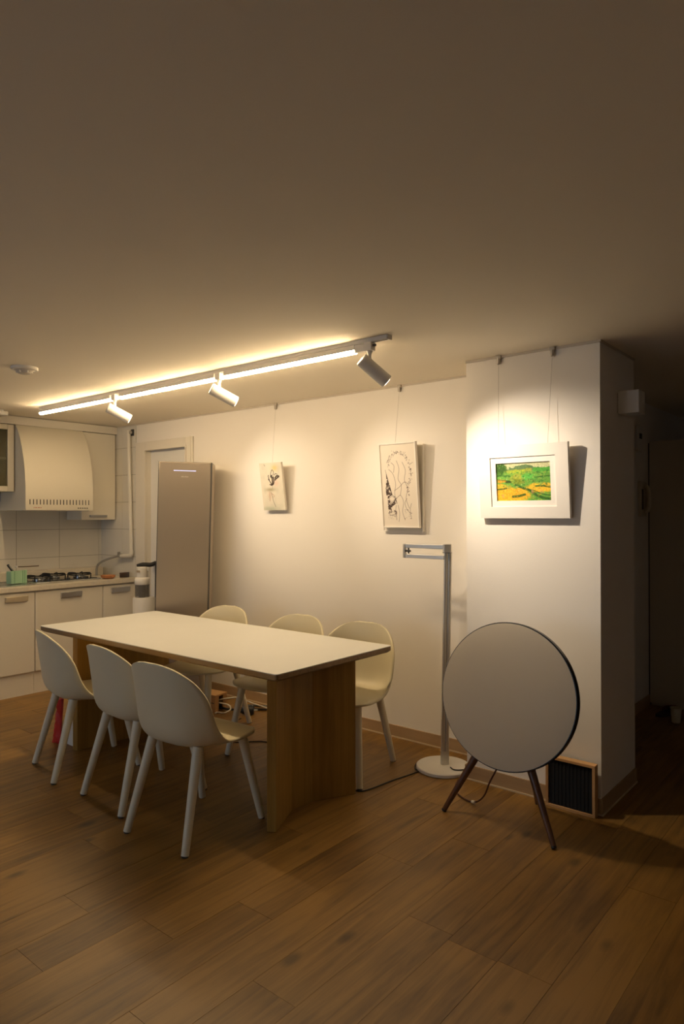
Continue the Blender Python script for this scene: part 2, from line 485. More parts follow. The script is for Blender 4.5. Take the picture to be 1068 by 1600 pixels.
# gas hob
hb = thing('gas_hob', 'black gas hob with cast iron grates and steel burners on worktop', 'gas hob', (-5.765, 3.07, ZW))
ob('tray', G().box(-.20, .18, -.30, .29, 0, .012), STEEL, hb, bevel=.004)
ob('glass_plate', G().box(-.185, .135, -.285, .275, .012, .016), mat('black_glass', (.01, .01, .011), .12), hb, smooth=0)
for (bx_, by_) in ((.0, -.192), (.0, .182), (-.104, -.005)):
    br = ob('burner', G().lathe([(.052, .016), (.052, .026), (.040, .030), (.040, .038), (.012, .042)], 24, (bx_, by_, 0)), STEEL, hb)
    gr = G()
    for k in range(4):
        a = PI / 4 + k * PI / 2
        dx, dy = math.cos(a), math.sin(a)
        gr.tube([(bx_ + dx * .100, by_ + dy * .100, .016), (bx_ + dx * .099, by_ + dy * .099, .048), (bx_ + dx * .08, by_ + dy * .08, .056), (bx_ + dx * .03, by_ + dy * .03, .052)], .006, 6, 3)
    gr.tube([(bx_ + .100 * math.cos(2 * PI * k / 16), by_ + .100 * math.sin(2 * PI * k / 16), .042) for k in range(17)], .006, 6, 2)
    ob('grate', gr, BLACKI, hb)
for k in range(3):
    ob('knob', G().cyl((.158, -.18 + .17 * k, .010), (.158, -.18 + .17 * k, .034), .019, .016), BLACKP, hb)

# range hood, curved front
hd = thing('range_hood', 'cream range hood with a bulging curved front and slotted lower grille', 'range hood', (-5.83, 3.005, 1.497))
prof = [(XL + .008 + 5.83, 0), (.195, 0), (.200, .012), (.200, .13), (.198, .22), (.188, .32), (.168, .42), (.138, .52), (.100, .61), (.055, .685), (.018, .727), (XL + .008 + 5.83, .727)]
hy0, hy1 = -.307, .303
n = len(prof)
g = G(); g.add([(a, hy0, z) for a, z in prof] + [(a, hy1, z) for a, z in prof], [(i, (i + 1) % n, n + (i + 1) % n, n + i) for i in range(n)] + [tuple(range(n)), tuple(range(n, 2 * n))])
ob('hood_body', g, mat('hood_enamel', (.75, .70, .58), .25), hd, smooth=30)
for k in range(19):
    y = -.27 + k * .0295
    ob('vent_slot', G().box(.1995, .2012, y - .0035, y + .0035, .048, .092), BLACKP, hd, smooth=0)
for k in range(5):
    ob('button', G().box(.1995, .2035, .155 + k * .021, .167 + k * .021, .016, .024), DARKG, hd, smooth=0)
lg = G()
for k, wdt in enumerate((.006, .009, .005, .010, .006, .007)):
    lg.box(.1998, .2008, -.238 + k * .012, -.238 + k * .012 + wdt, .019, .025)
ob('logo_print', lg, mat('red_print', (.45, .09, .05), .5), hd, smooth=0)
ob('underside_filter', G().box(-.20, .17, -.28, .28, -.004, .001), STEEL, hd, smooth=0)
ob('rail_strip', G().box(.15, .202, -.309, -.306, 0.0, .010), mat('chrome_strip', (.8, .82, .84), .15, .9), hd, smooth=0)

# wall cabinets
uc = thing('wall_cabinet', 'cream wall cabinet between the range hood and the gas pipe', 'cabinet', (-5.83, 3.483, 1.412), 0, 'kitchen wall cabinets')
ob('body', G().box(XL + .008 + 5.83, -.022, -.174, .174, 0, .812), CABIN, uc, smooth=0)
d = ob('door', G().box(-.020, 0, -.172, .174, 0, .810), CABIN, uc, bevel=.003)
handle(d, -.095, .075, .022, .045, 0, SILVER)
gc = thing('wall_cabinet', 'wall cabinet with a framed smoky glass door beside the range hood', 'cabinet', (-5.82, 2.39, 1.655), 0, 'kitchen wall cabinets')
g = G().box(XL + .008 + 5.82, -.02, -.30, -.282, 0, .567).box(XL + .008 + 5.82, -.02, .282, .298, 0, .567).box(XL + .008 + 5.82, -.02, -.30, .298, 0, .018).box(XL + .008 + 5.82, -.02, -.30, .298, .549, .567).box(XL + .008 + 5.82, XL + .016 + 5.82, -.30, .298, 0, .567)
ob('body', g, CABIN_IN, gc, smooth=0)
ob('shelf', G().box(XL + .016 + 5.82, -.04, -.282, .282, .275, .290), CABIN_IN, gc, smooth=0)
fr = ob('door_frame', G().box(-.02, .005, -.30, -.25, 0, .567).box(-.02, .005, .245, .298, 0, .567).box(-.02, .005, -.25, .245, 0, .045).box(-.02, .005, -.25, .245, .522, .567), mat('cream_alu_frame', (.66, .61, .50), .35, .3), gc, bevel=.003)
ob('glass_pane', G().box(-.010, -.006, -.25, .245, .045, .522), glassy('smoky_glass', (.14, .13, .07), .30, .08), fr, smooth=0)
struct(ob('trim_5', G().box(XL + .006, -5.815, 2.06, YB - .006, 2.226, 2.295), CABIN, smooth=0))

# worktop things
cd = thing('utensil_caddy', 'mint green striped plastic caddy beside the hob', 'caddy', (-5.735, 2.675, ZW + .0062), math.radians(14))
g = G().box(-.03, .03, -.078, .078, 0, .004).box(-.03, -.026, -.078, .078, 0, .100).box(.026, .030, -.078, .078, 0, .108).box(-.026, .026, -.078, -.074, 0, .104).box(-.026, .026, .074, .078, 0, .104)
ob('basket', g, mat('mint_plastic', (.33, .55, .36), .45), cd, bevel=.002)
for y in (-.045, .035, .055):
    ob('stripe', G().box(.0295, .031, y - .0025, y + .0025, .003, .106), mat('dark_mint', (.16, .36, .20), .5), cd, smooth=0)
ut = thing('utensil', 'steel knife with a dark handle leaning in the mint caddy', 'utensil', (-5.735, 2.655, ZW + .030))
ob('handle', G().tube([(0, .0, .06), (.0, -.03, .10), (0, -.055, .135)], .010, 10, 4), mat('knife_handle', (.05, .06, .07), .3, .3), ut)
ob('blade', G().box(-.001, .001, -.004, .012, .0, .065), STEEL, ut, smooth=0)
ob('cap_strip', G().tube([(.009, -.0, .062), (.009, -.03, .102), (.009, -.052, .133)], .004, 6, 3), STEEL, ut)
ld = thing('ladle', 'thin dark spoon resting on the upstand behind the hob', 'utensil', (-5.90, 2.86, ZW + .118))
ob('stem', G().tube([(-.09, -.06, .006), (-.09, .02, .004), (-.09, .13, .004)], .0045, 8, 3), mat('dark_wood', (.12, .07, .04), .5), ld)
ob('tip', G().lathe([(.002, -.004), (.012, 0), (.012, .010), (.004, .016)], 14, (-.09, -.068, 0)), WHITEP, ld)
bd = thing('soap_dish', 'reddish brown wooden dish on the worktop right of the hob', 'dish', (-5.585, 3.43, ZW))
ob('bowl', G().lathe([(.040, 0), (.060, .012), (.066, .030), (.060, .032), (.05, .014)], 28), mat('terracotta_wood', (.40, .16, .06), .5, noise=(30, .2)), bd)
ob('soap', G().lathe([(.040, .014), (.046, .024), (.036, .034)], 24), mat('orange_soap', (.50, .23, .10), .6), bd)
bx2 = thing('tin', 'small dark brown oval tin on worktop end by the gas pipe', 'tin', (-5.575, 3.592, ZW))
g = G().prism([(.026 * math.cos(t * PI / 12), .048 * math.sin(t * PI / 12)) for t in range(24)], 0, .036)
ob('body', g, mat('tin_brown', (.05, .032, .022), .4), bx2, bevel=.003)
g = G().prism([(.028 * math.cos(t * PI / 12), .050 * math.sin(t * PI / 12)) for t in range(24)], .030, .046)
ob('lid', g, mat('tin_lid', (.08, .05, .035), .35), bx2, bevel=.003)

# gas pipe
gp = thing('gas_pipe', 'white painted gas pipe running down the tiles beside the door casing', 'pipe', (-5.55, YB - .035, 1.08))
ob('riser', G().cyl((-.032, 0, 1.165), (.014, 0, .01), .017, .017, 16), PIPEM, gp)
ob('elbow', G().tube([(.014, 0, .05), (.012, -.002, .008), (-.03, -.004, -.004), (-.15, -.006, -.010)], .0195, 12, 5), PIPEM, gp)
ob('valve', G().cyl((-.14, -.006, -.008), (-.178, -.008, -.006), .022, .018, 12).box(-.172, -.16, -.03, -.006, 0, .028), HOSE, gp)
ob('hose', G().tube([(-.175, -.008, -.006), (-.22, -.03, -.02), (-.30, -.075, -.05), (-.375, -.10, -.09), (-.40, -.105, -.135), (-.40, -.107, -.201)], .011, 10, 5), HOSE, gp)
bk = thing('wall_bracket', 'small black bracket on the wall above the door casing', 'bracket', (-5.555, YB - .006, 2.225))
ob('plate', G().box(-.02, .02, -.012, 0, -.03, .03), BLACKP, bk, bevel=.003)
ob('clip', G().cyl((-.012, -.012, 0), (-.012, -.035, 0), .018, .014, 14), mat('clip_grey', (.45, .42, .38), .5), bk)

# ------------------------------------------------------------------ stick vacuum on its station
vs_ = thing('stick_vacuum', 'white stick vacuum with a smoky dust bin on its white charging tower', 'vacuum cleaner', (-5.045, 3.44, 0))
ob('tower', G().lathe([(.086, 0), (.092, .02), (.093, .40), (.092, .742), (.086, .752)], 36), WHITEP, vs_)
ob('dust_bin', G().lathe([(.058, .750), (.061, .758), (.061, .862), (.058, .866)], 32, (-.012, -.008, 0)), glassy('smoky_bin', (.16, .15, .14), .72, .12), vs_)
ob('filter_core', G().lathe([(.034, .755), (.024, .80), (.022, .862)], 20, (-.012, -.008, 0)), mat('filter_grey', (.22, .20, .18), .6), vs_)
ob('collar', G().lathe([(.061, .860), (.066, .868), (.065, .908), (.058, .918), (.048, .922)], 32, (-.012, -.008, 0)), WHITEM, vs_)
ob('motor_cap', G().lathe([(.048, .918), (.050, .93), (.048, 1.004), (.042, 1.012)], 32, (-.012, -.008, 0)), WHITEP, vs_)
ob('badge', G().box(-.022, .026, -.0585, -.0565, .966, .984), mat('badge_tan', (.42, .34, .22), .4), vs_, smooth=0)
ob('grip', G().tube([(-.05, -.03, 1.016), (-.01, .0, 1.030), (.04, .04, 1.028), (.08, .065, 1.045)], .019, 10, 4), BLACKP, vs_)
ob('tube', G().cyl((.088, .072, .75), (.088, .072, 1.05), .020, .018, 18), BLACKP, vs_)
ob('trigger', G().box(.045, .06, .0, .02, .975, 1.01), WHITEP, vs_, bevel=.004)

# ------------------------------------------------------------------ standing air conditioner
ac_t = thing('air_conditioner', 'tall champagne tower air conditioner with a glowing strip near its top', 'air conditioner', (-4.36, 3.30, 0), math.radians(52.0))
ac_t.rotation_euler = (math.radians(0), math.radians(1.4), math.radians(45))
AW, AH = .196, 1.865
ob('front_panel', G().box(-AW, AW, -.050, -.030, .03, AH), ACP, ac_t, bevel=.003)
ob('top_lip', G().box(-AW + .004, AW - .004, -.0525, -.0495, AH - .012, AH - .004), mat('lip_champagne', (.66, .56, .45), .25, .6), ac_t, smooth=0)
ob('edge_gap', G().box(-AW - .006, -AW + .001, -.044, .02, .02, AH + .001).box(AW - .001, AW + .009, -.046, .02, .02, AH + .001), DARKG, ac_t, smooth=0)
def rrect(hx, hy, r, cy=0, n=6):
    p = []
    for sx, sy, a0 in ((1, 1, 0), (-1, 1, 90), (-1, -1, 180), (1, -1, 270)):
        for k in range(n + 1):
            a = math.radians(a0 + 90 * k / n)
            p.append((sx * (hx - r) + r * math.cos(a), cy + sy * (hy - r) + r * math.sin(a)))
    return p
ob('housing', G().prism(rrect(AW + .014, .125, .05, .095), .02, AH - .004), ACS, ac_t, smooth=40)
ob('base_plate', G().prism(rrect(AW + .012, .13, .06, .06), 0, .03), DARKG, ac_t, smooth=40)
ob('light_strip', G().box(-.085, .085, -.0512, -.0495, AH - .071, AH - .064), mat('led_blue', (.5, .55, .8), .4, emit=((.50, .52, 1.0), .55)), ac_t, smooth=0)
lg = G()
for k, (x, hgt) in enumerate(((-.026, .010), (-.017, .013), (-.007, .009), (.004, .013), (.013, .009), (.021, .010))):
    lg.box(x, x + .006, -.0508, -.0495, AH - .118, AH - .118 + hgt * .7)
ob('logo_print', lg, mat('logo_pale', (.62, .57, .52), .4), ac_t, smooth=0)

# ------------------------------------------------------------------ dining table
tb_ = thing('dining_table', 'long dining table with white laminate top on angled plywood panel legs', 'table', (-3.29, 2.64, 0))
TX0, TX1, TY0, TY1, TZ = -4.380, -2.195, 2.192, 3.092, .730
def rr(x0, x1, y0, y1, r, n=5):
    p = []
    for cx, cy, a0 in ((x1 - r, y1 - r, 0), (x0 + r, y1 - r, 90), (x0 + r, y0 + r, 180), (x1 - r, y0 + r, 270)):
        for k in range(n + 1):
            a = math.radians(a0 + 90 * k / n)
            p.append((cx + r * math.cos(a), cy + r * math.sin(a)))
    return p
ox, oy = 3.29, -2.64
ob('tabletop', G().prism(rr(TX0 + ox, TX1 + ox, TY0 + oy, TY1 + oy, .02), TZ - .004, TZ), TABLET, tb_)
A = rr(TX0 + ox, TX1 + ox, TY0 + oy, TY1 + oy, .02); B = rr(TX0 + ox + .012, TX1 + ox - .012, TY0 + oy + .012, TY1 + oy - .012, .02)
n = len(A)
g = G(); g.add([(x, y, TZ - .004) for x, y in A] + [(x, y, TZ - .026) for x, y in A] + [(x, y, TZ - .036) for x, y in B],
    [(i, (i + 1) % n, n + (i + 1) % n, n + i) for i in range(n)] + [(n + i, n + (i + 1) % n, 2 * n + (i + 1) % n, 2 * n + i) for i in range(n)] + [tuple(range(n)), tuple(range(2 * n, 3 * n))])
ob('edge_band', g, PLY, tb_)
outer = [(-2.226, 2.222), (-2.330, 2.430), (-2.322, 2.575), (-2.213, 2.790)]
inner = [(-2.262, 2.196), (-2.370, 2.412), (-2.361, 2.588), (-2.244, 2.812)]
ply_ = outer + inner[::-1]
ob('leg_panel', G().prism([(x + ox, y + oy) for x, y in ply_], 0, TZ - .036), OAK, tb_, bevel=.003, smooth=0)
far_ = [(-3.990, 2.207), (-3.955, 2.375), (-3.947, 2.62), (-4.000, 2.885), (-3.962, 2.905), (-3.907, 2.62), (-3.915, 2.365), (-3.945, 2.212)]
ob('leg_panel', G().prism([(x + ox, y + oy) for x, y in far_], 0, TZ - .036), OAK, tb_, bevel=.003, smooth=0)

# ------------------------------------------------------------------ dining chairs
def catmull(P, n):
    out = []
    for i in range(len(P) - 1):
        p0 = np.array(P[max(i - 1, 0)]); p1 = np.array(P[i]); p2 = np.array(P[i + 1]); p3 = np.array(P[min(i + 2, len(P) - 1)])
        for k in range(n):
            t = k / n
            out.append(0.5 * (2 * p1 + (p2 - p0) * t + (2 * p0 - 5 * p1 + 4 * p2 - p3) * t * t + (3 * p1 - p0 - 3 * p2 + p3) * t ** 3))
    out.append(np.array(P[-1], float))
    return np.array(out)

def shell_mesh():
    P = [(.240, .420), (.222, .434), (.18, .440), (.10, .436), (0, .429), (-.09, .428), (-.150, .436), (-.190, .462), (-.212, .51), (-.224, .58), (-.236, .66), (-.247, .735), (-.258, .805)]
    E = [(.240, .420), (.222, .432), (.18, .437), (.11, .436), (.045, .437), (-.005, .446), (-.045, .468), (-.075, .50), (-.098, .54), (-.118, .595), (-.138, .665), (-.160, .737), (-.195, .805)]
    c = catmull(P, 12); ce = catmull(E, 12)
    d = np.r_[0, np.cumsum(np.linalg.norm(np.diff(c, axis=0), axis=1))]
    Lt = d[-1]
    NR, NS = 50, 27
    u = np.linspace(0, 1, NR)
    s_ = Lt * (0.5 - 0.5 * np.cos(PI * u)) * .55 + Lt * u * .45
    cy = np.interp(s_, d, c[:, 0]); cz = np.interp(s_, d, c[:, 1])
    ey = np.interp(s_, d, ce[:, 0]); ez = np.interp(s_, d, ce[:, 1])
    hw = np.interp(s_, [0, .10, .25, .36, .44, .52, .62, .72, Lt], [.222, .226, .232, .237, .240, .241, .240, .236, .230])
    fl = .15; tl = .255
    vs = []; fs = []
    for i in range(NR):
        w = hw[i]
        if s_[i] < fl:
            q = (fl - s_[i]) / fl
            w *= max(0.0, 1 - q ** 2.9) ** (1 / 2.9)
        if s_[i] > Lt - tl:
            q = (s_[i] - (Lt - tl)) / tl
            w *= max(0.0, 1 - q ** 2.8) ** (1 / 2.8)
        w = max(w, .040)
        ex = float(np.interp(s_[i], [0, .46, .60, Lt], [3.4, 3.4, 2.8, 2.4]))
        for k in range(NS):
            a = -1 + 2 * k / (NS - 1)
            x = a * w
            b = (abs(x) / hw[i]) ** ex
            vs.append((x, cy[i] + (ey[i] - cy[i]) * b, cz[i] + (ez[i] - cz[i]) * b))
    for i in range(NR - 1):
        for k in range(NS - 1):
            fs.append((i * NS + k, i * NS + k + 1, (i + 1) * NS + k + 1, (i + 1) * NS + k))
    me = bpy.data.meshes.new('shell')
    me.from_pydata(vs, [], fs)
    return me

def make_chair():
    t = thing('dining_chair', 'x', 'chair', group='dining chairs around the table')
    sh = link('seat_shell', shell_mesh(), CHAIRM, t, 0, 60)
    so = sh.modifiers.new('thickness', 'SOLIDIFY'); so.thickness = .012; so.offset = 1; so.use_even_offset = False
    feet = {(-1, -1): (-.195, -.235), (1, -1): (.195, -.235), (-1, 1): (-.205, .235), (1, 1): (.205, .235)}
    for (sx, sy), (fx, fy) in feet.items():
        top = (sx * .150, -.120 if sy < 0 else .150, .428 if sy < 0 else .432)
        d = Vector((fx - top[0], fy - top[1], .006 - top[2]))
        foot = Vector((fx, fy, .006))
        lg_ = ob('leg', G().cyl(top, foot, .0235, .0172, 20), CHAIRL, t)
        ob('foot_pad', G().cyl(foot, foot - Vector((0, 0, .006)), .0150, .0140, 14), DARKG, lg_)
    ob('leg_mount', G().box(-.13, .13, -.10, .13, .412, .424), CHAIRM, t, bevel=.006)
    return t
chair = make_chair()
spots_ = [
    ((-2.575, 2.035), 4, 'white shell chair on the open side of table, at the end near the round speaker'),
    ((-3.090, 2.106), -4, 'white shell chair in the middle of the open side of the table'),
    ((-3.695, 2.130), -12.5, 'white shell chair on open side of table, at the end near the kitchen cabinets'),
    ((-3.690, 3.005), 180 + 11, 'white shell chair on the wall side of table, at the end by the air conditioner'),
    ((-3.00, 3.01), 180 + 8, 'white shell chair in the middle of the wall side of the table'),
    ((-2.48, 3.033), 180 + 12, 'white shell chair on the wall side of table, at the end by the floor lamp'),
]
for i, (p, a, lab) in enumerate(spots_):
    c = chair if i == 0 else copy_tree(chair)
    c.location = (p[0], p[1], 0); c.rotation_euler = (0, 0, math.radians(a)); c['label'] = lab

# ------------------------------------------------------------------ track lighting
TY = 2.615
tr = thing('track_light', 'white ceiling light track carrying three glowing linear lamps above the table', 'track light', (-3.54, TY, H))
ob('rail', G().box(-1.665, 1.668, -.017, .017, -.020, 0), WHITEM, tr, bevel=.002)
ob('end_cap', G().box(1.668, 1.674, -.018, .018, -.022, 0), mat('cap_grey', (.45, .41, .36), .5), tr, smooth=0)
ob('slot', G().box(-1.66, 1.66, -.005, .005, -.0212, -.0195), DARKG, tr, smooth=0)
bars = [(-5.205, -4.216), (-4.099, -3.116), (-3.031, -2.068)]
for a, b in bars:
    hz_ = ob('lamp_bar', G().box(a + 3.54, b + 3.54, -.0165, .0165, -.0452, -.020), WHITEM, tr, smooth=0)
    prof = [(.0165, -.0450), (.0165, -.0540), (.0140, -.0580), (.008, -.0600), (-.008, -.0600), (-.0140, -.0580), (-.0165, -.0540), (-.0165, -.0450)]
    n = len(prof)
    g = G(); g.add([(a + 3.54 + .004, y, z) for y, z in prof] + [(b + 3.54 - .004, y, z) for y, z in prof], [(i, (i + 1) % n, n + (i + 1) % n, n + i) for i in range(n)] + [tuple(range(n)), tuple(range(n, 2 * n))])
    ob('diffuser', g, LED, hz_)
aims = [(-4.172, (-3.62, 3.65, 1.58), 'white track spotlight aimed at the small flower canvas'),
        (-3.085, (-2.46, 3.65, 1.58), 'white track spotlight aimed at the tall ink drawing'),
        (-1.985, (-1.50, 3.32, 1.50), 'white track spotlight at the track end, aimed at the garden painting')]
for x, aim, lab in aims:
    t = thing('spotlight', lab, 'spotlight', (x, TY, H), 0, 'spot heads on the ceiling track')
    ob('adapter', G().box(-.022 if x < -2 else -.022, .022, -.018, .018, -.060, -.019), WHITEM, t, bevel=.003)
    if x > -2.5:
        ob('driver_box', G().box(-.0825, -.022, -.015, .015, -.058, -.0205), WHITEM, t, bevel=.002)
        ob('lock_lever', G().box(.022, .036, -.006, .006, -.040, -.030), DARKG, t, smooth=0)
    ob('stem', G().cyl((0, 0, -.058), (0, 0, -.078), .016, .009, 16).cyl((0, 0, -.076), (0, 0, -.118), .009, .009, 14), WHITEM, t)
    piv = Vector((0, 0, -.135))
    dr = (Vector(aim) - (Vector((x, TY, H)) + piv)).normalized()
    back = piv - dr * .050; front = piv + dr * .110
    hd_ = ob('head', G().cyl(back, front, .0340, .0340, 32), WHITEM, t, bevel=.002)
    ob('rear_cap', G().cyl(back - dr * .004, back + dr * .001, .031, .0345, 32), WHITEM, hd_)
    ob('lens', G().cyl(front - dr * .001, front + dr * .0015, .026, .026, 24), LENS, hd_)
    ld_ = bpy.data.lights.new('spot_beam', 'SPOT')
    ld_.energy = SPOT_POWER * (1.0 if x < -2.5 else 2.4); ld_.color = SPOT_COLOR
    ld_.spot_size = math.radians(62 if x < -2.5 else 84); ld_.spot_blend = 1.0; ld_.shadow_soft_size = .014
    lo = bpy.data.objects.new('spot_beam', ld_); COL.objects.link(lo)
    lo.parent = t
    lo.location = front + dr * .016
    lo.rotation_euler = dr.to_track_quat('-Z', 'Y').to_euler()

# smoke alarm and the kitchen strip lamp on the ceiling
sa = thing('smoke_alarm', 'round white smoke alarm on the ceiling', 'smoke alarm', (-3.885, 1.855, H))
ob('base', G().lathe([(.068, -.016), (.072, -.012), (.072, 0)], 32), WHITEP, sa)
ob('sensor_head', G().lathe([(.020, -.040), (.034, -.036), (.046, -.020), (.058, -.014)], 28), mat('alarm_grey', (.55, .51, .46), .5), sa)
for k in range(6):
    a = k * PI / 3
    ob('fin', G().box(.040 * math.cos(a) - .004, .040 * math.cos(a) + .004, .040 * math.sin(a) - .004, .040 * math.sin(a) + .004, -.034, -.014), WHITEP, sa, smooth=0)
kl = thing('ceiling_lamp', 'unlit cream box lamp on the ceiling above the kitchen cabinets', 'ceiling lamp', (-5.66, 2.02, H))
ob('housing', G().box(-.10, .10, -.47, .47, -.014, 0), WHITEP, kl, smooth=0)
ob('diffuser', G().box(-.125, .125, -.50, .495, -.046, -.014), WHITEP, kl, bevel=.006)

# ------------------------------------------------------------------ pictures
def hook(px, wall_y, end, lab):
    t = thing('picture_hook', lab, 'hook', (px, wall_y - .007, H - .012), 0, 'hooks on the picture rail')
    ob('clip', G().box(-.014, .014, -.010, .0, -.006, .012), WIRE, t, bevel=.002)
    ob('screw_body', G().cyl((0, -.006, -.004), (0, -.006, -.034), .011, .009, 14), WIRE, t)
    e = Vector(end) - Vector((px, wall_y - .007, H - .012))
    ob('cable', G().cyl((0, -.006, -.03), e, .0007, .0007, 6), WIRE, t)

rng = np.random.default_rng(5)
def vnoise(h, w, cells, rng_):
    gh, gw = max(2, int(cells * h / w)) + 2, cells + 2
    g = rng_.random((gh, gw))
    y = np.linspace(0, gh - 1.001, h); x = np.linspace(0, gw - 1.001, w)
    yi = y.astype(int); xi = x.astype(int)
    fy = (y - yi)[:, None]; fx = (x - xi)[None]
    fy = fy * fy * (3 - 2 * fy); fx = fx * fx * (3 - 2 * fx)
    a = g[yi][:, xi]; b = g[yi][:, xi + 1]; c = g[yi + 1][:, xi]; d = g[yi + 1][:, xi + 1]
    return a * (1 - fx) * (1 - fy) + b * fx * (1 - fy) + c * (1 - fx) * fy + d * fx * fy
def mixc(a, col, m):
    m = np.clip(m, 0, 1)[..., None]
    return a * (1 - m) + np.array(col) * m
def stroke(arr, pts, r, col, op=1.0):
    Hh, Ww, _ = arr.shape
    yy, xx = np.mgrid[0:Hh, 0:Ww]
    pts = catmull([(p[0] * Ww, p[1] * Hh) for p in pts], 10)
    best = np.full((Hh, Ww), 1e9)
    for (x0, y0), (x1, y1) in zip(pts[:-1], pts[1:]):
        dx, dy = x1 - x0, y1 - y0
        L2 = dx * dx + dy * dy + 1e-9
        t = np.clip(((xx - x0) * dx + (yy - y0) * dy) / L2, 0, 1)
        best = np.minimum(best, np.hypot(xx - x0 - t * dx, yy - y0 - t * dy))
    return mixc(arr, col, np.clip(r + .5 - best, 0, 1) * op)

# small canvas: loose bouquet on a pale ground
def flower_canvas():
    h, w = 150, 96
    a = np.ones((h, w, 3)) * np.array((.86, .83, .76))
    yy, xx = np.mgrid[0:h, 0:w]; u = xx / w; v = yy / h
    a = mixc(a, (.78, .77, .70), (vnoise(h, w, 6, rng) - .45) * .9)
    blob = lambda cx, cy, rx, ry: np.exp(-((u - cx) / rx) ** 2 - ((v - cy) / ry) ** 2)
    a = mixc(a, (.90, .78, .50), blob(.68, .11, .13, .06) * .8)
    a = mixc(a, (.86, .70, .64), blob(.68, .42, .12, .07) * .5)
    a = mixc(a, (.62, .58, .46), blob(.40, .56, .20, .035) * .85)
    a = mixc(a, (.84, .70, .60), blob(.36, .68, .10, .09) * .45)
    a = mixc(a, (.66, .68, .60), blob(.30, .97, .35, .05) * .8)
    dk = (.22, .17, .15)
    for pts, r in (([(.46, .30), (.50, .20), (.56, .15), (.62, .20), (.58, .26)], .9), ([(.40, .36), (.36, .28), (.38, .26)], 1.2), ([(.50, .27), (.53, .33), (.52, .44)], 2.6),
                   ([(.58, .30), (.60, .36), (.56, .44), (.46, .46)], 2.4), ([(.36, .34), (.44, .41), (.50, .47), (.40, .45)], 1.6), ([(.66, .32), (.74, .28), (.84, .29), (.72, .33), (.66, .36)], 2.2),
                   ([(.64, .26), (.70, .23), (.78, .25)], .9), ([(.46, .28), (.50, .31), (.54, .26)], .9)):
        a = stroke(a, pts, r, dk, .9)
    for pts, r, c in (([(.36, .60), (.34, .70), (.33, .80)], .8, (.60, .45, .36)), ([(.42, .62), (.46, .72), (.48, .80), (.56, .92)], .8, (.36, .34, .28)), ([(.44, .64), (.54, .69), (.50, .72)], .7, (.66, .48, .38)),
                      ([(.50, .47), (.50, .54)], .6, (.55, .52, .42)), ([(.22, .03), (.25, .06)], 1.2, (.55, .52, .46))):
        a = stroke(a, pts, r, c, .8)
    return a
def tilted(name, label, cat, x, z_bot, y_bot, tilt, roll=0):
    t = thing(name, label, cat, (x, y_bot, z_bot))
    t.rotation_euler = (tilt, roll, 0)       # top leans out from the wall
    return t
T1 = math.radians(8.5)
p1 = tilted('wall_painting', 'small frameless canvas of a loose flower bouquet, hung tilted forward', 'painting', -3.655, 1.492, YB - .022, T1, 0)
cw, ch = .232, .358
ob('canvas', G().box(-cw / 2, cw / 2, -.018, 0, 0, ch), CANVAS, p1, bevel=.002)
paint_sheet('painted_face', flower_canvas(), cw - .002, ch - .002, p1, (0, -.0186, ch / 2))
hook(-3.674, YB, (-3.66, YB - .062, 1.815), 'hook and cable above the small flower canvas')

# tall drawing: generic flowing ink contours
def ink_sheet():
    h, w = 290, 150
    a = np.ones((h, w, 3)) * np.array((.88, .84, .78))
    yy, xx = np.mgrid[0:h, 0:w]; u = xx / w; v = yy / h
    ink = (.27, .22, .20)
    dens = vnoise(h, w, 34, rng) * .6 + vnoise(h, w, 60, rng) * .5
    wedge = ((u > .12 + .02 * np.sin(v * 20)) & (u < .12 + (v - .30) * .55) & (v > .30) & (v < .62)) | ((u > .14) & (u < .40) & (v >= .62) & (v < .80) & (u < .34 + .1 * np.sin(v * 30)))
    a = mixc(a, ink, wedge * np.clip((dens - .36) * 6, 0, 1) * .95)
    fade = ((u > .14) & (u < .40) & (v >= .80) & (v < .92)) * (1 - (v - .80) / .12)
    a = mixc(a, ink, fade * np.clip((dens - .5) * 6, 0, 1) * .8)
    # scattered leaf-like dots along an arch
    r2 = np.random.default_rng(11)
    for k in range(230):
        t = r2.random()
        if t < .55:
            ang = PI * (1.02 - t / .55 * 1.05)
            cx = .50 + .30 * math.cos(ang) + r2.normal(0, .03); cy = .25 - .15 * math.sin(ang) + r2.normal(0, .012)
        elif t < .85:
            q = (t - .55) / .3
            cx = .80 + .06 * math.sin(q * 6) + r2.normal(0, .02); cy = .27 + .36 * q
        else:
            cx = .58 + r2.random() * .26; cy = .78 + r2.random() * .13
        rad = .6 + r2.random() * 1.5
        a = mixc(a, ink, np.clip(rad + .5 - np.hypot(xx - cx * w, (yy - cy * h) * (1 + r2.random())), 0, 1) * (.35 + .55 * r2.random()))
    lines = [[(.22, .30), (.34, .36), (.40, .48), (.36, .60), (.42, .72)], [(.46, .20), (.52, .30), (.48, .42), (.56, .50), (.52, .62)], [(.62, .22), (.70, .32), (.66, .44), (.74, .54), (.68, .66), (.76, .78)],
             [(.36, .56), (.50, .52), (.66, .46), (.78, .50)], [(.40, .66), (.52, .62), (.60, .70), (.56, .82), (.62, .92)], [(.44, .74), (.47, .84), (.44, .94)], [(.30, .22), (.38, .26), (.36, .34)],
             [(.70, .66), (.64, .72), (.70, .80), (.80, .84)], [(.38, .92), (.36, .82), (.38, .74)], [(.80, .90), (.78, .80), (.82, .72)]]
    for l in lines:
        a = stroke(a, l, .8, ink, .6)
    a = mixc(a, (.88, .84, .78), np.clip(7 - np.hypot(xx - .27 * w, (yy - .66 * h) * 1.0) * .55, 0, 1))
    a = stroke(a, [(.18, .66), (.27, .63), (.36, .66), (.27, .69), (.18, .66)], .6, ink, .6)
    return a
T2 = math.radians(5.5)
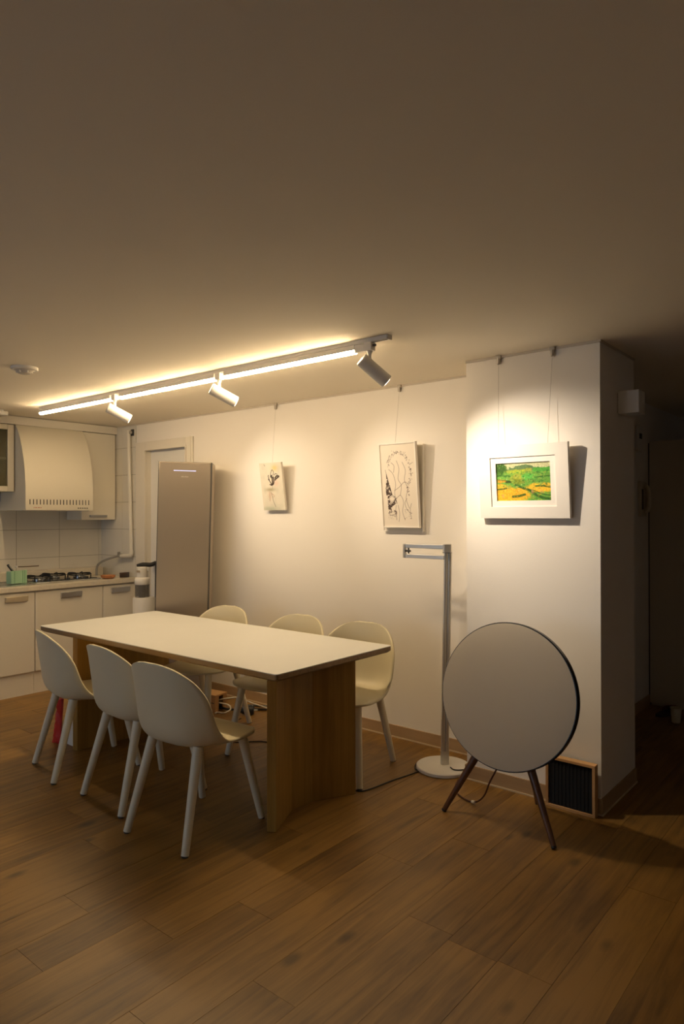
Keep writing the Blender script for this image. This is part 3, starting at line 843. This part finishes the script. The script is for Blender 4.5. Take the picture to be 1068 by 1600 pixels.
p2 = tilted('framed_drawing', 'tall ink drawing of flowing lines in a thin white frame', 'drawing', -2.500, 1.372, YB - .032, T2, 0)
fw_, fh = .285, .545
ob('backing', G().box(-fw_ / 2 + .006, fw_ / 2 - .006, -.014, 0, .006, fh - .006), CANVAS, p2, smooth=0)
for nm, bx_ in (('a', (-fw_ / 2, -fw_ / 2 + .009, 0, fh)), ('b', (fw_ / 2 - .009, fw_ / 2, 0, fh)), ('c', (-fw_ / 2 + .009, fw_ / 2 - .009, 0, .009)), ('d', (-fw_ / 2 + .009, fw_ / 2 - .009, fh - .009, fh))):
    ob('frame_rail', G().box(bx_[0], bx_[1], -.022, .002, bx_[2], bx_[3]), FRAMEW, p2, bevel=.0015)
paint_sheet('drawing_sheet', ink_sheet(), fw_ - .018, fh - .018, p2, (0, -.0155, fh / 2))
hook(-2.539, YB, (-2.525, YB - .080, 1.905), 'hook and cable above the tall ink drawing')
bc = thing('blank_panel', 'blank white panel flat on the wall behind the tall ink drawing', 'panel', (-2.506, YB, 1.345))
ob('board', G().box(-.150, .150, -.020, 0, .006, .552), CANVAS, bc, smooth=0)
for bx_ in ((-.156, -.149, 0, .558), (.149, .156, 0, .558), (-.149, .149, 0, .007), (-.149, .149, .551, .558)):
    ob('frame_rail', G().box(bx_[0], bx_[1], -.024, 0, bx_[2], bx_[3]), FRAMEW, bc, smooth=0)

# garden painting in a broad white frame
def garden():
    h, w = 130, 195
    yy, xx = np.mgrid[0:h, 0:w]; u = xx / w; v = yy / h
    n1 = vnoise(h, w, 9, rng); n2 = vnoise(h, w, 26, rng); n3 = vnoise(h, w, 60, rng)
    a = np.ones((h, w, 3)) * np.array((.74, .74, .56))
    blob = lambda cx, cy, rx, ry, k=2: np.clip(1.6 - ((np.abs(u - cx) / rx) ** k + (np.abs(v - cy) / ry) ** k) + (n2 - .5) * .9, 0, 1)
    hor = .17 + .04 * np.sin(u * 9)
    a = mixc(a, (.36, .46, .30), (v > hor - .06 + (n2 - .5) * .08) * 1.0)
    a = mixc(a, (.42, .62, .25), np.clip((v - .20) * 30, 0, 1))
    a = mixc(a, (.30, .60, .22), (u > .68) * (v > .15) * (v < .25) * .9)
    a = mixc(a, (.62, .68, .22), blob(.40, .24, .22, .06))
    a = mixc(a, (.55, .60, .24), blob(.60, .20, .06, .05))
    g_ = np.array((.26, .50, .20))
    a = mixc(a, g_, np.clip((n2 * .6 + n3 * .5 - .52) * 4, 0, 1) * (v > .24) * .8)
    a = mixc(a, (.88, .66, .18), blob(.24, .83, .36, .17, 3))
    a = mixc(a, (.88, .66, .18), blob(.02, .62, .22, .07))
    a = mixc(a, (.90, .70, .20), blob(.82, .66, .26, .11))
    a = mixc(a, (.82, .55, .16), blob(.06, .47, .13, .04))
    a = mixc(a, (.60, .62, .22), blob(.38, .40, .12, .10))
    a = mixc(a, (.36, .68, .28), blob(.60, .38, .12, .08))
    a = mixc(a, (.45, .52, .16), blob(.40, .50, .11, .07))
    dkg = (.14, .30, .12)
    for pts, r in (([(.36, .58), (.48, .66), (.60, .72), (.72, .84), (.86, .93), (1., .96)], 4.2), ([(.30, .88), (.40, .87), (.52, .83)], 4.0), ([(.72, .62), (.84, .62), (.98, .66)], 2.6), ([(0, .69), (.08, .68), (.18, .66)], 3.),
                   ([(.58, .70), (.70, .74), (.82, .82), (1., .87)], 1.6), ([(.0, .43), (.10, .45), (.26, .47)], 1.3), ([(.0, .33), (.12, .34), (.24, .33)], 1.3), ([(.70, .40), (.84, .38), (.98, .37)], 1.6)):
        b_ = a.copy()
        b_ = stroke(b_, pts, r, dkg, .85)
        a = a + (b_ - a) * np.clip(.35 + 1.1 * n3, 0, 1)[..., None]
    for k in range(260):
        cx, cy = rng.random(), .22 + .42 * rng.random()
        c = [(.30, .52, .22), (.42, .62, .26), (.55, .66, .30), (.20, .38, .16), (.62, .64, .30)][rng.integers(5)]
        a = mixc(a, c, np.clip(1.2 + 2.2 * rng.random() - np.hypot((xx - cx * w) * (.5 + .6 * rng.random()), (yy - cy * h)), 0, 1) * .6)
    for k in range(120):
        cx, cy = rng.random(), .62 + .36 * rng.random()
        c = [(.86, .68, .26), (.92, .76, .34), (.78, .58, .20), (.36, .46, .18)][rng.integers(4)]
        a = mixc(a, c, np.clip(.8 + 1.4 * rng.random() - np.hypot((xx - cx * w) * .5, (yy - cy * h)), 0, 1) * .5)
    tree = blob(.07, .13, .12, .17)
    a = mixc(a, (.20, .34, .12), tree * np.clip(.35 + n3, 0, 1))
    a = mixc(a, (.20, .26, .12), blob(.22, .50, .05, .03) * .8)
    r3 = np.random.default_rng(3)
    for k in range(90):
        cx, cy = r3.random(), .30 + .65 * r3.random()
        c = [(.90, .82, .62), (.16, .34, .12), (.70, .76, .36), (.62, .36, .22)][r3.integers(4)]
        a = mixc(a, c, np.clip(.7 + r3.random() - np.hypot(xx - cx * w, (yy - cy * h) * (.5 + r3.random())), 0, 1) * .7)
    for cx in (.64, .66, .80, .83, .10, .12):
        a = stroke(a, [(cx, .72 + .1 * (cx < .2)), (cx + .01, .80 + .1 * (cx < .2))], 1.0, (.86, .60, .46), .8)
    a = a * (.88 + .24 * n3[..., None])
    return a
T3 = math.radians(5)
p3 = tilted('framed_painting', 'green and yellow garden painting in a broad white frame, hung tilted forward', 'painting', -1.520, 1.437, CY0 - .010, T3, 0)
FW3, FH3 = .488, .378
mw, mh = .356, .258
cz3 = .188
def ring(ow, oh, iw, ih, cz, y0, y1, nm, m, parent):
    for (x0, x1, z0, z1) in ((-ow / 2, -iw / 2, cz - oh / 2, cz + oh / 2), (iw / 2, ow / 2, cz - oh / 2, cz + oh / 2), (-iw / 2, iw / 2, cz - oh / 2, cz - ih / 2), (-iw / 2, iw / 2, cz + ih / 2, cz + oh / 2)):
        ob(nm, G().box(x0, x1, y0, y1, z0, z1), m, parent, smooth=0)
ring(FW3, FH3, mw, mh, cz3, -.024, 0, 'frame_rail', FRAMEW, p3)
ring(mw, mh, .297, .197, cz3, -.018, -.005, 'mat_board', mat('mat_white', (.82, .78, .72), .7), p3)
ob('backing', G().box(-mw / 2, mw / 2, -.005, -.001, cz3 - mh / 2, cz3 + mh / 2), CANVAS, p3, smooth=0)
paint_sheet('painted_sheet', garden(), .299, .199, p3, (0, -.0105, cz3))
hook(-1.669, CY0, (-1.655, CY0 - .045, 1.81), 'hook and cable above left corner of the garden painting')
hook(-1.373, CY0, (-1.385, CY0 - .045, 1.81), 'hook and cable above right corner of the garden painting')

# ------------------------------------------------------------------ floor lamp in the alcove
fl = thing('floor_lamp', 'aluminium floor lamp with folded double arm and round white base', 'floor lamp', (-2.045, 3.385, 0))
ob('base', G().lathe([(.150, 0), (.155, .004), (.155, .019), (.150, .023)], 56), WHITEM, fl)
po = ob('pole', G().prism(rrect(.0105, .015, .006, 0, 4), 0, 1.215).prism([(x + .0235, y) for x, y in rrect(.0105, .015, .006, 0, 4)], 0, 1.215), ALU, fl, loc=(-.012, .010, .022))
po.rotation_euler = (0, math.radians(1.0), math.radians(39))
ob('channel', G().box(.008, .0165, -.008, .008, 0, 1.21), mat('channel_grey', (.30, .28, .25), .45, .6), po, smooth=0)
ob('foot_sleeve', G().prism([(x + .0118, y) for x, y in rrect(.0240, .0165, .007, 0, 4)], 0, .075), ALU, po)
jn = ob('joint_head', G().prism(rrect(.024, .018, .007, 0, 4), 1.215, 1.262), ALU, fl, loc=(.022, .010, .022))
jn.rotation_euler = (0, 0, math.radians(39))
ob('joint_gap', G().prism(rrect(.0235, .0175, .006, 0, 4), 1.212, 1.2155), DARKG, fl, loc=(.022, .010, .022))
u1 = ob('upper_arm', G().box(-.262, .012, .0, .016, 1.256, 1.280), ALU, fl, bevel=.002)
u2 = ob('lower_arm', G().box(-.262, .005, .0, .016, 1.196, 1.219), ALU, fl, bevel=.002)
u1.rotation_euler = (0, 0, 0)
ob('end_bracket', G().box(-.276, -.262, -.002, .018, 1.196, 1.280), mat('bracket_grey', (.42, .40, .37), .4, .7), fl, bevel=.002)
ob('pivot', G().cyl((-.262, .008, 1.238), (-.228, .008, 1.238), .006, .006, 10).box(-.245, -.238, .004, .012, 1.222, 1.256), BLACKP, fl)
ob('light_module', G().box(-.12, .0, .002, .014, 1.2540, 1.2560), mat('lamp_led_off', (.7, .68, .62), .4), fl, smooth=0)
lc = thing('extension_cord', 'thin black cord from the floor lamp base to under the table', 'cord', (-2.15, 3.23, 0))
pts = [(-1.985, 3.36, .030), (-1.955, 3.345, .028), (-1.925, 3.36, .028), (-1.896, 3.40, .029), (-1.889, 3.445, .030), (-1.890, 3.485, .014), (-1.895, 3.53, .004), (-1.94, 3.565, .004)] + [(-2.045 + .163 * math.cos(math.radians(a)), 3.385 + .163 * math.sin(math.radians(a)), .004) for a in range(95, 241, 12)] + [(-2.165, 3.05, .004), (-2.185, 2.90, .004), (-2.205, 2.832, .004), (-2.231, 2.8205, .004), (-2.262, 2.826, .004), (-2.42, 2.87, .004), (-2.75, 3.0, .004), (-3.15, 3.06, .004), (-3.32, 2.92, .004), (-3.55, 3.0, .004), (-3.66, 3.30, .004)]
ob('cable', G().tube([(x + 2.15, y - 3.23, z) for x, y, z in pts], .0035, 6, 6), BLACKP, lc)

# ------------------------------------------------------------------ round speaker
spx = thing('round_speaker', 'large round speaker with taut grey fabric front and splayed walnut legs', 'speaker', (-1.437, 2.93, 0))
dz = ob('cabinet', G(), None) if False else None
R = .338
def disc_obj(name, prof, m, parent, n=96):
    o = ob(name, G().lathe(prof, n), m, parent, smooth=30)
    o.rotation_euler = (math.radians(90 - 10), 0, 0)      # lathe axis turned to face -Y, leaning back
    o.location = (0, 0, .612)
    return o
# lathe local +z becomes -Y after the turn
disc_obj('fabric_front', [(.3325, .000), (.332, .003), (.30, .0075), (.20, .0125), (.10, .015), (.002, .0155)], GRILLE, spx)
disc_obj('rim', [(R - .006, -.034), (R, -.030), (R, -.003), (R - .003, .0015), (.3315, .0015), (.3315, -.034)], mat('black_gloss_rim', (.012, .010, .010), .25), spx)
disc_obj('rear_shell', [(.10, -.115), (.20, -.100), (.27, -.070), (.32, -.034), (.331, -.001)], mat('rear_white', (.60, .57, .52), .45), spx)
def spk_leg(top, foot, r0, r1):
    top, foot = Vector(top), Vector(foot)
    L_ = (top - foot).length
    g = G().lathe([(r1 * .9, 0), (r1, .004), ((r0 + r1) / 2, L_ * .5), (r0, L_)], 20)
    o = ob('leg', g, WALNUT, spx)
    o.location = foot
    o.rotation_euler = (top - foot).to_track_quat('Z', 'Y').to_euler()
    ob('foot_pad', G().lathe([(r1 * .85, -.002), (r1 * 1.02, 0), (r1 * 1.05, .008)], 16), BLACKP, o)
spk_leg((-.150, .05, .330), (-1.752 + 1.437, -.028, .004), .021, .012)
spk_leg((.085, .05, .330), (-1.183 + 1.437, -.055, .004), .021, .012)
spk_leg((.03, .16, .42), (-1.432 + 1.437, 3.272 - 2.93, .004), .021, .012)
scd = thing('speaker_cord', 'dark red cord hanging below the round speaker', 'cord', (-1.60, 3.05, 0))
pts = [(-1.475, 3.02, .36), (-1.515, 3.0, .24), (-1.555, 3.0, .16), (-1.60, 3.03, .075), (-1.66, 3.06, .018), (-1.72, 3.075, .006), (-1.80, 3.12, .005), (-1.86, 3.20, .005), (-1.89, 3.28, .005)]
ob('cable', G().tube([(x + 1.60, y - 3.05, z) for x, y, z in pts], .0042, 6, 6), mat('cord_red_brown', (.085, .025, .014), .5), scd)
ob('cable_tie', G().cyl((-.085, .012, .012), (-.065, .006, .016), .0075, .0075, 10), WHITEP, scd)

# small fabric-fronted box against the column
fb = thing('panel_speaker', 'small square box with black fabric front and pine frame against the column', 'speaker', (-1.272, 3.302, 0))
bw, bh2, bd2 = .246, .250, .030
for x0, x1, z0, z1 in ((-bw / 2, -bw / 2 + .014, .014, bh2 - .014), (bw / 2 - .014, bw / 2, .014, bh2 - .014), (-bw / 2, bw / 2, 0, .014), (-bw / 2, bw / 2, bh2 - .014, bh2)):
    ob('frame_rail', G().box(x0, x1, -.018, .022, z0, z1), PINE, fb, bevel=.0015)
ob('fabric_panel', G().box(-bw / 2 + .012, bw / 2 - .012, -.010, .016, .012, bh2 - .012), mat('black_fabric', (.006, .006, .0065), .9), fb, smooth=0)
for k in range(12):
    x = -.102 + k * .0185
    ob('pleat', G().box(x - .003, x + .003, -.0125, -.0095, .015, bh2 - .015), mat('black_pleat', (.009, .009, .010), .85), fb, smooth=0)

# ------------------------------------------------------------------ column side and corridor
wl = thing('wall_lamp', 'unlit white cube wall lamp on the side of the column', 'wall lamp', (CX1, 3.645, 2.025))
ob('cube_shade', G().box(.006, .108, -.052, .052, -.058, .058), WHITEP, wl, bevel=.003)
ob('back_plate', G().box(0, .007, -.045, .045, -.050, .050), mat('plate_grey', (.5, .47, .43), .5), wl, smooth=0)
tcab = thing('tall_cabinet', 'tall plain cabinet standing in the dark corridor beyond the column', 'cabinet', (-1.14, 5.82, 0))
ob('carcass', G().box(-.365, .40, -.28, .29, .0, 2.012), mat('corridor_cabinet', (.55, .50, .42), .5), tcab, smooth=0)
ob('side_panel', G().box(-.372, .405, -.30, -.28, .02, 2.012), mat('corridor_cabinet', (.55, .50, .42), .5), tcab, bevel=.003)
ob('edge_strip', G().box(-.380, -.372, -.296, .29, 0, 2.0), DARKG, tcab, smooth=0)
th_ = thing('thermostat', 'small dark-buttoned thermostat high on the corridor wall', 'thermostat', (XC, 5.27, 2.02))
ob('case', G().box(0, .02, -.06, .06, -.10, .09), WHITEP, th_, bevel=.004)
ob('display', G().box(.0195, .0215, -.03, .03, -.01, .03), BLACKP, th_, smooth=0)
ip = thing('intercom', 'pale intercom handset on the corridor wall', 'intercom', (XC, 5.33, 1.57))
ob('case', G().box(0, .025, -.07, .07, -.13, .13), mat('intercom_beige', (.60, .54, .42), .45), ip, bevel=.006)
ob('handset', G().tube([(.03, .02, .10), (.05, .02, .06), (.052, .02, -.06), (.03, .02, -.10)], .016, 10, 5), mat('intercom_beige', (.60, .54, .42), .45), ip)
ob('grille', G().box(.0245, .026, -.055, -.015, -.08, .07), DARKG, ip, smooth=0)
cp = thing('paper_cup', 'pale paper cup on the corridor floor by the tall cabinet', 'cup', (-1.245, 5.17, 0))
ob('cup_wall', G().lathe([(.027, 0), (.028, .002), (.037, .098), (.0395, .100), (.0395, .104), (.036, .104), (.026, .006)], 28), mat('paper_cup', (.70, .64, .50), .6), cp)
rg = thing('shoe', 'dark red slipper on the corridor floor before the tall cabinet', 'slipper', (-1.34, 5.35, 0), math.radians(70))
ob('sole', G().prism([(.14 * math.cos(t * PI / 12) , (.045 + .008 * math.cos(t * PI / 12)) * math.sin(t * PI / 12)) for t in range(24)], 0, .018), mat('slipper_sole', (.05, .02, .015), .7), rg, bevel=.004)
sv = []; sf = []
for i in range(9):
    x = .0 + .13 * i / 8
    for k in range(9):
        a = PI * k / 8
        s = math.sqrt(max(.02, 1 - (x / .137) ** 2))
        sv.append((x, .050 * s * math.cos(a), .016 + .045 * s * math.sin(a)))
for i in range(8):
    for k in range(8):
        sf.append((i * 9 + k, i * 9 + k + 1, (i + 1) * 9 + k + 1, (i + 1) * 9 + k))
ob('upper', G().add(sv, sf), mat('slipper_red', (.22, .04, .03), .7), rg)

# ------------------------------------------------------------------ under the table
cbx = thing('cable_box', 'small pine box with slots and cables beside the wall under the table', 'cable box', (-4.035, 3.335, 0), math.radians(8))
g = G().box(-.105, .105, -.065, .065, .112, .125)
ob('lid', g, PINE, cbx, bevel=.002)
for z0, z1 in ((.0, .012), (.016, .058), (.066, .112)):
    ob('slat', G().box(-.10, .090, -.062, -.052, z0, z1), PINE, cbx, bevel=.001)
ob('back_board', G().box(-.10, .090, .052, .062, 0, .112), PINE, cbx, smooth=0)
ob('end_board', G().box(.090, .102, -.063, -.024, 0, .112).box(.090, .102, .024, .063, 0, .112), PINE, cbx, smooth=0)
ob('end_board', G().box(-.102, -.090, -.052, .052, 0, .112), PINE, cbx, smooth=0)
ob('power_strip', G().box(-.085, .085, -.03, .03, .004, .05), BLACKP, cbx, bevel=.004)
def cord(lab, pts, r, m):
    p0 = pts[0]
    t = thing('cable', lab, 'cable', (p0[0], p0[1], 0))
    ob('wire', G().tube([(x - p0[0], y - p0[1], z) for x, y, z in pts], r, 6, 6), m, t)
    return t
WC = mat('white_cable', (.74, .69, .58), .45)
cord('white cable looping from the pine box along the wall', [(-3.985, 3.350, .065), (-3.925, 3.360, .085), (-3.86, 3.46, .085), (-3.78, 3.50, .055), (-3.6, 3.52, .035), (-3.35, 3.50, .02), (-3.1, 3.45, .006), (-2.85, 3.42, .005)], .0055, WC)
cord('white cable hanging in a low loop beside the pine box', [(-3.985, 3.338, .048), (-3.93, 3.335, .060), (-3.86, 3.36, .050), (-3.83, 3.35, .026), (-3.85, 3.31, .006), (-3.89, 3.295, .006), (-3.905, 3.280, .006), (-3.895, 3.262, .006)], .0055, WC)
cord('black cable bundle coiled on the floor by the pine box', [(-3.99, 3.343, .030), (-3.925, 3.352, .020), (-3.87, 3.395, .009), (-3.80, 3.46, .009), (-3.68, 3.55, .009), (-3.62, 3.60, .009), (-3.70, 3.625, .009), (-3.83, 3.57, .009), (-3.88, 3.51, .009)], .008, BLACKP)
pl = thing('power_plug', 'chunky black power plug lying on the floor under the table', 'plug', (-3.69, 3.40, 0), math.radians(40))
ob('plug_body', G().lathe([(.016, -.06), (.028, -.04), (.034, 0), (.034, .03), (.028, .04)], 20), BLACKP, pl, bevel=0, loc=(0, 0, .034)).rotation_euler = (0, math.radians(90), 0)
ob('pin', G().cyl((.04, -.010, .034), (.066, -.010, .034), .0035, .0035, 10), STEEL, pl)
ob('pin', G().cyl((.04, .010, .034), (.066, .010, .034), .0035, .0035, 10), STEEL, pl)
rb = thing('red_bag', 'folded red plastic bag leaning on a white bag under the table end', 'bag', (-4.195, 2.213, 0))
sv = []; NR_, NC_ = 12, 9
for i in range(NR_):
    z = .285 * i / (NR_ - 1)
    wdt = .055 * (1 - .78 * (i / (NR_ - 1)) ** .8)
    cxx = .0 + .050 * i / (NR_ - 1)
    for k in range(NC_):
        q = -1 + 2 * k / (NC_ - 1)
        sv.append((cxx + q * wdt, -.018 * (1 - q * q) * (1 + .5 * math.sin(i * 1.7 + k)) - .004 * math.sin(3 * k + i), z))
    for k in range(NC_):
        q = 1 - 2 * k / (NC_ - 1)
        sv.append((cxx + q * wdt, .020 * (1 - q * q) + .003 * math.sin(2 * k + i), z))
M_ = 2 * NC_
sf = [(i * M_ + k, i * M_ + (k + 1) % M_, (i + 1) * M_ + (k + 1) % M_, (i + 1) * M_ + k) for i in range(NR_ - 1) for k in range(M_)] + [tuple(range(M_)), tuple(range((NR_ - 1) * M_, NR_ * M_))]
ob('bag_body', G().add(sv, sf), mat('red_plastic', (.62, .035, .03), .3), rb, smooth=70)
ob('handle_loop', G().tube([(.043, 0, .275), (.040, 0, .30), (.052, 0, .312), (.062, 0, .30), (.057, 0, .275)], .004, 6, 4), mat('red_plastic', (.62, .035, .03), .3), rb)
wb = thing('paper_bag', 'white paper bag standing between the red bag and the table leg', 'bag', (-4.105, 2.33, 0))
bt = [(-.055, -.09), (.075, -.09), (.075, .09), (-.055, .09)]
tp = [(-.045, -.06), (.065, -.06), (.065, .06), (-.045, .06)]
gus = [(0, 0)]
g = G().add([(x, y, 0) for x, y in bt] + [(x, y, .285) for x, y in tp], [(3, 2, 1, 0), (0, 1, 5, 4), (1, 2, 6, 5), (2, 3, 7, 6), (3, 0, 4, 7)])
ob('bag_body', g, mat('white_paper', (.72, .68, .60), .7), wb, smooth=0)
ob('top_fold', G().box(-.050, .070, -.065, -.058, .262, .290), mat('white_paper', (.72, .68, .60), .7), wb, smooth=0)
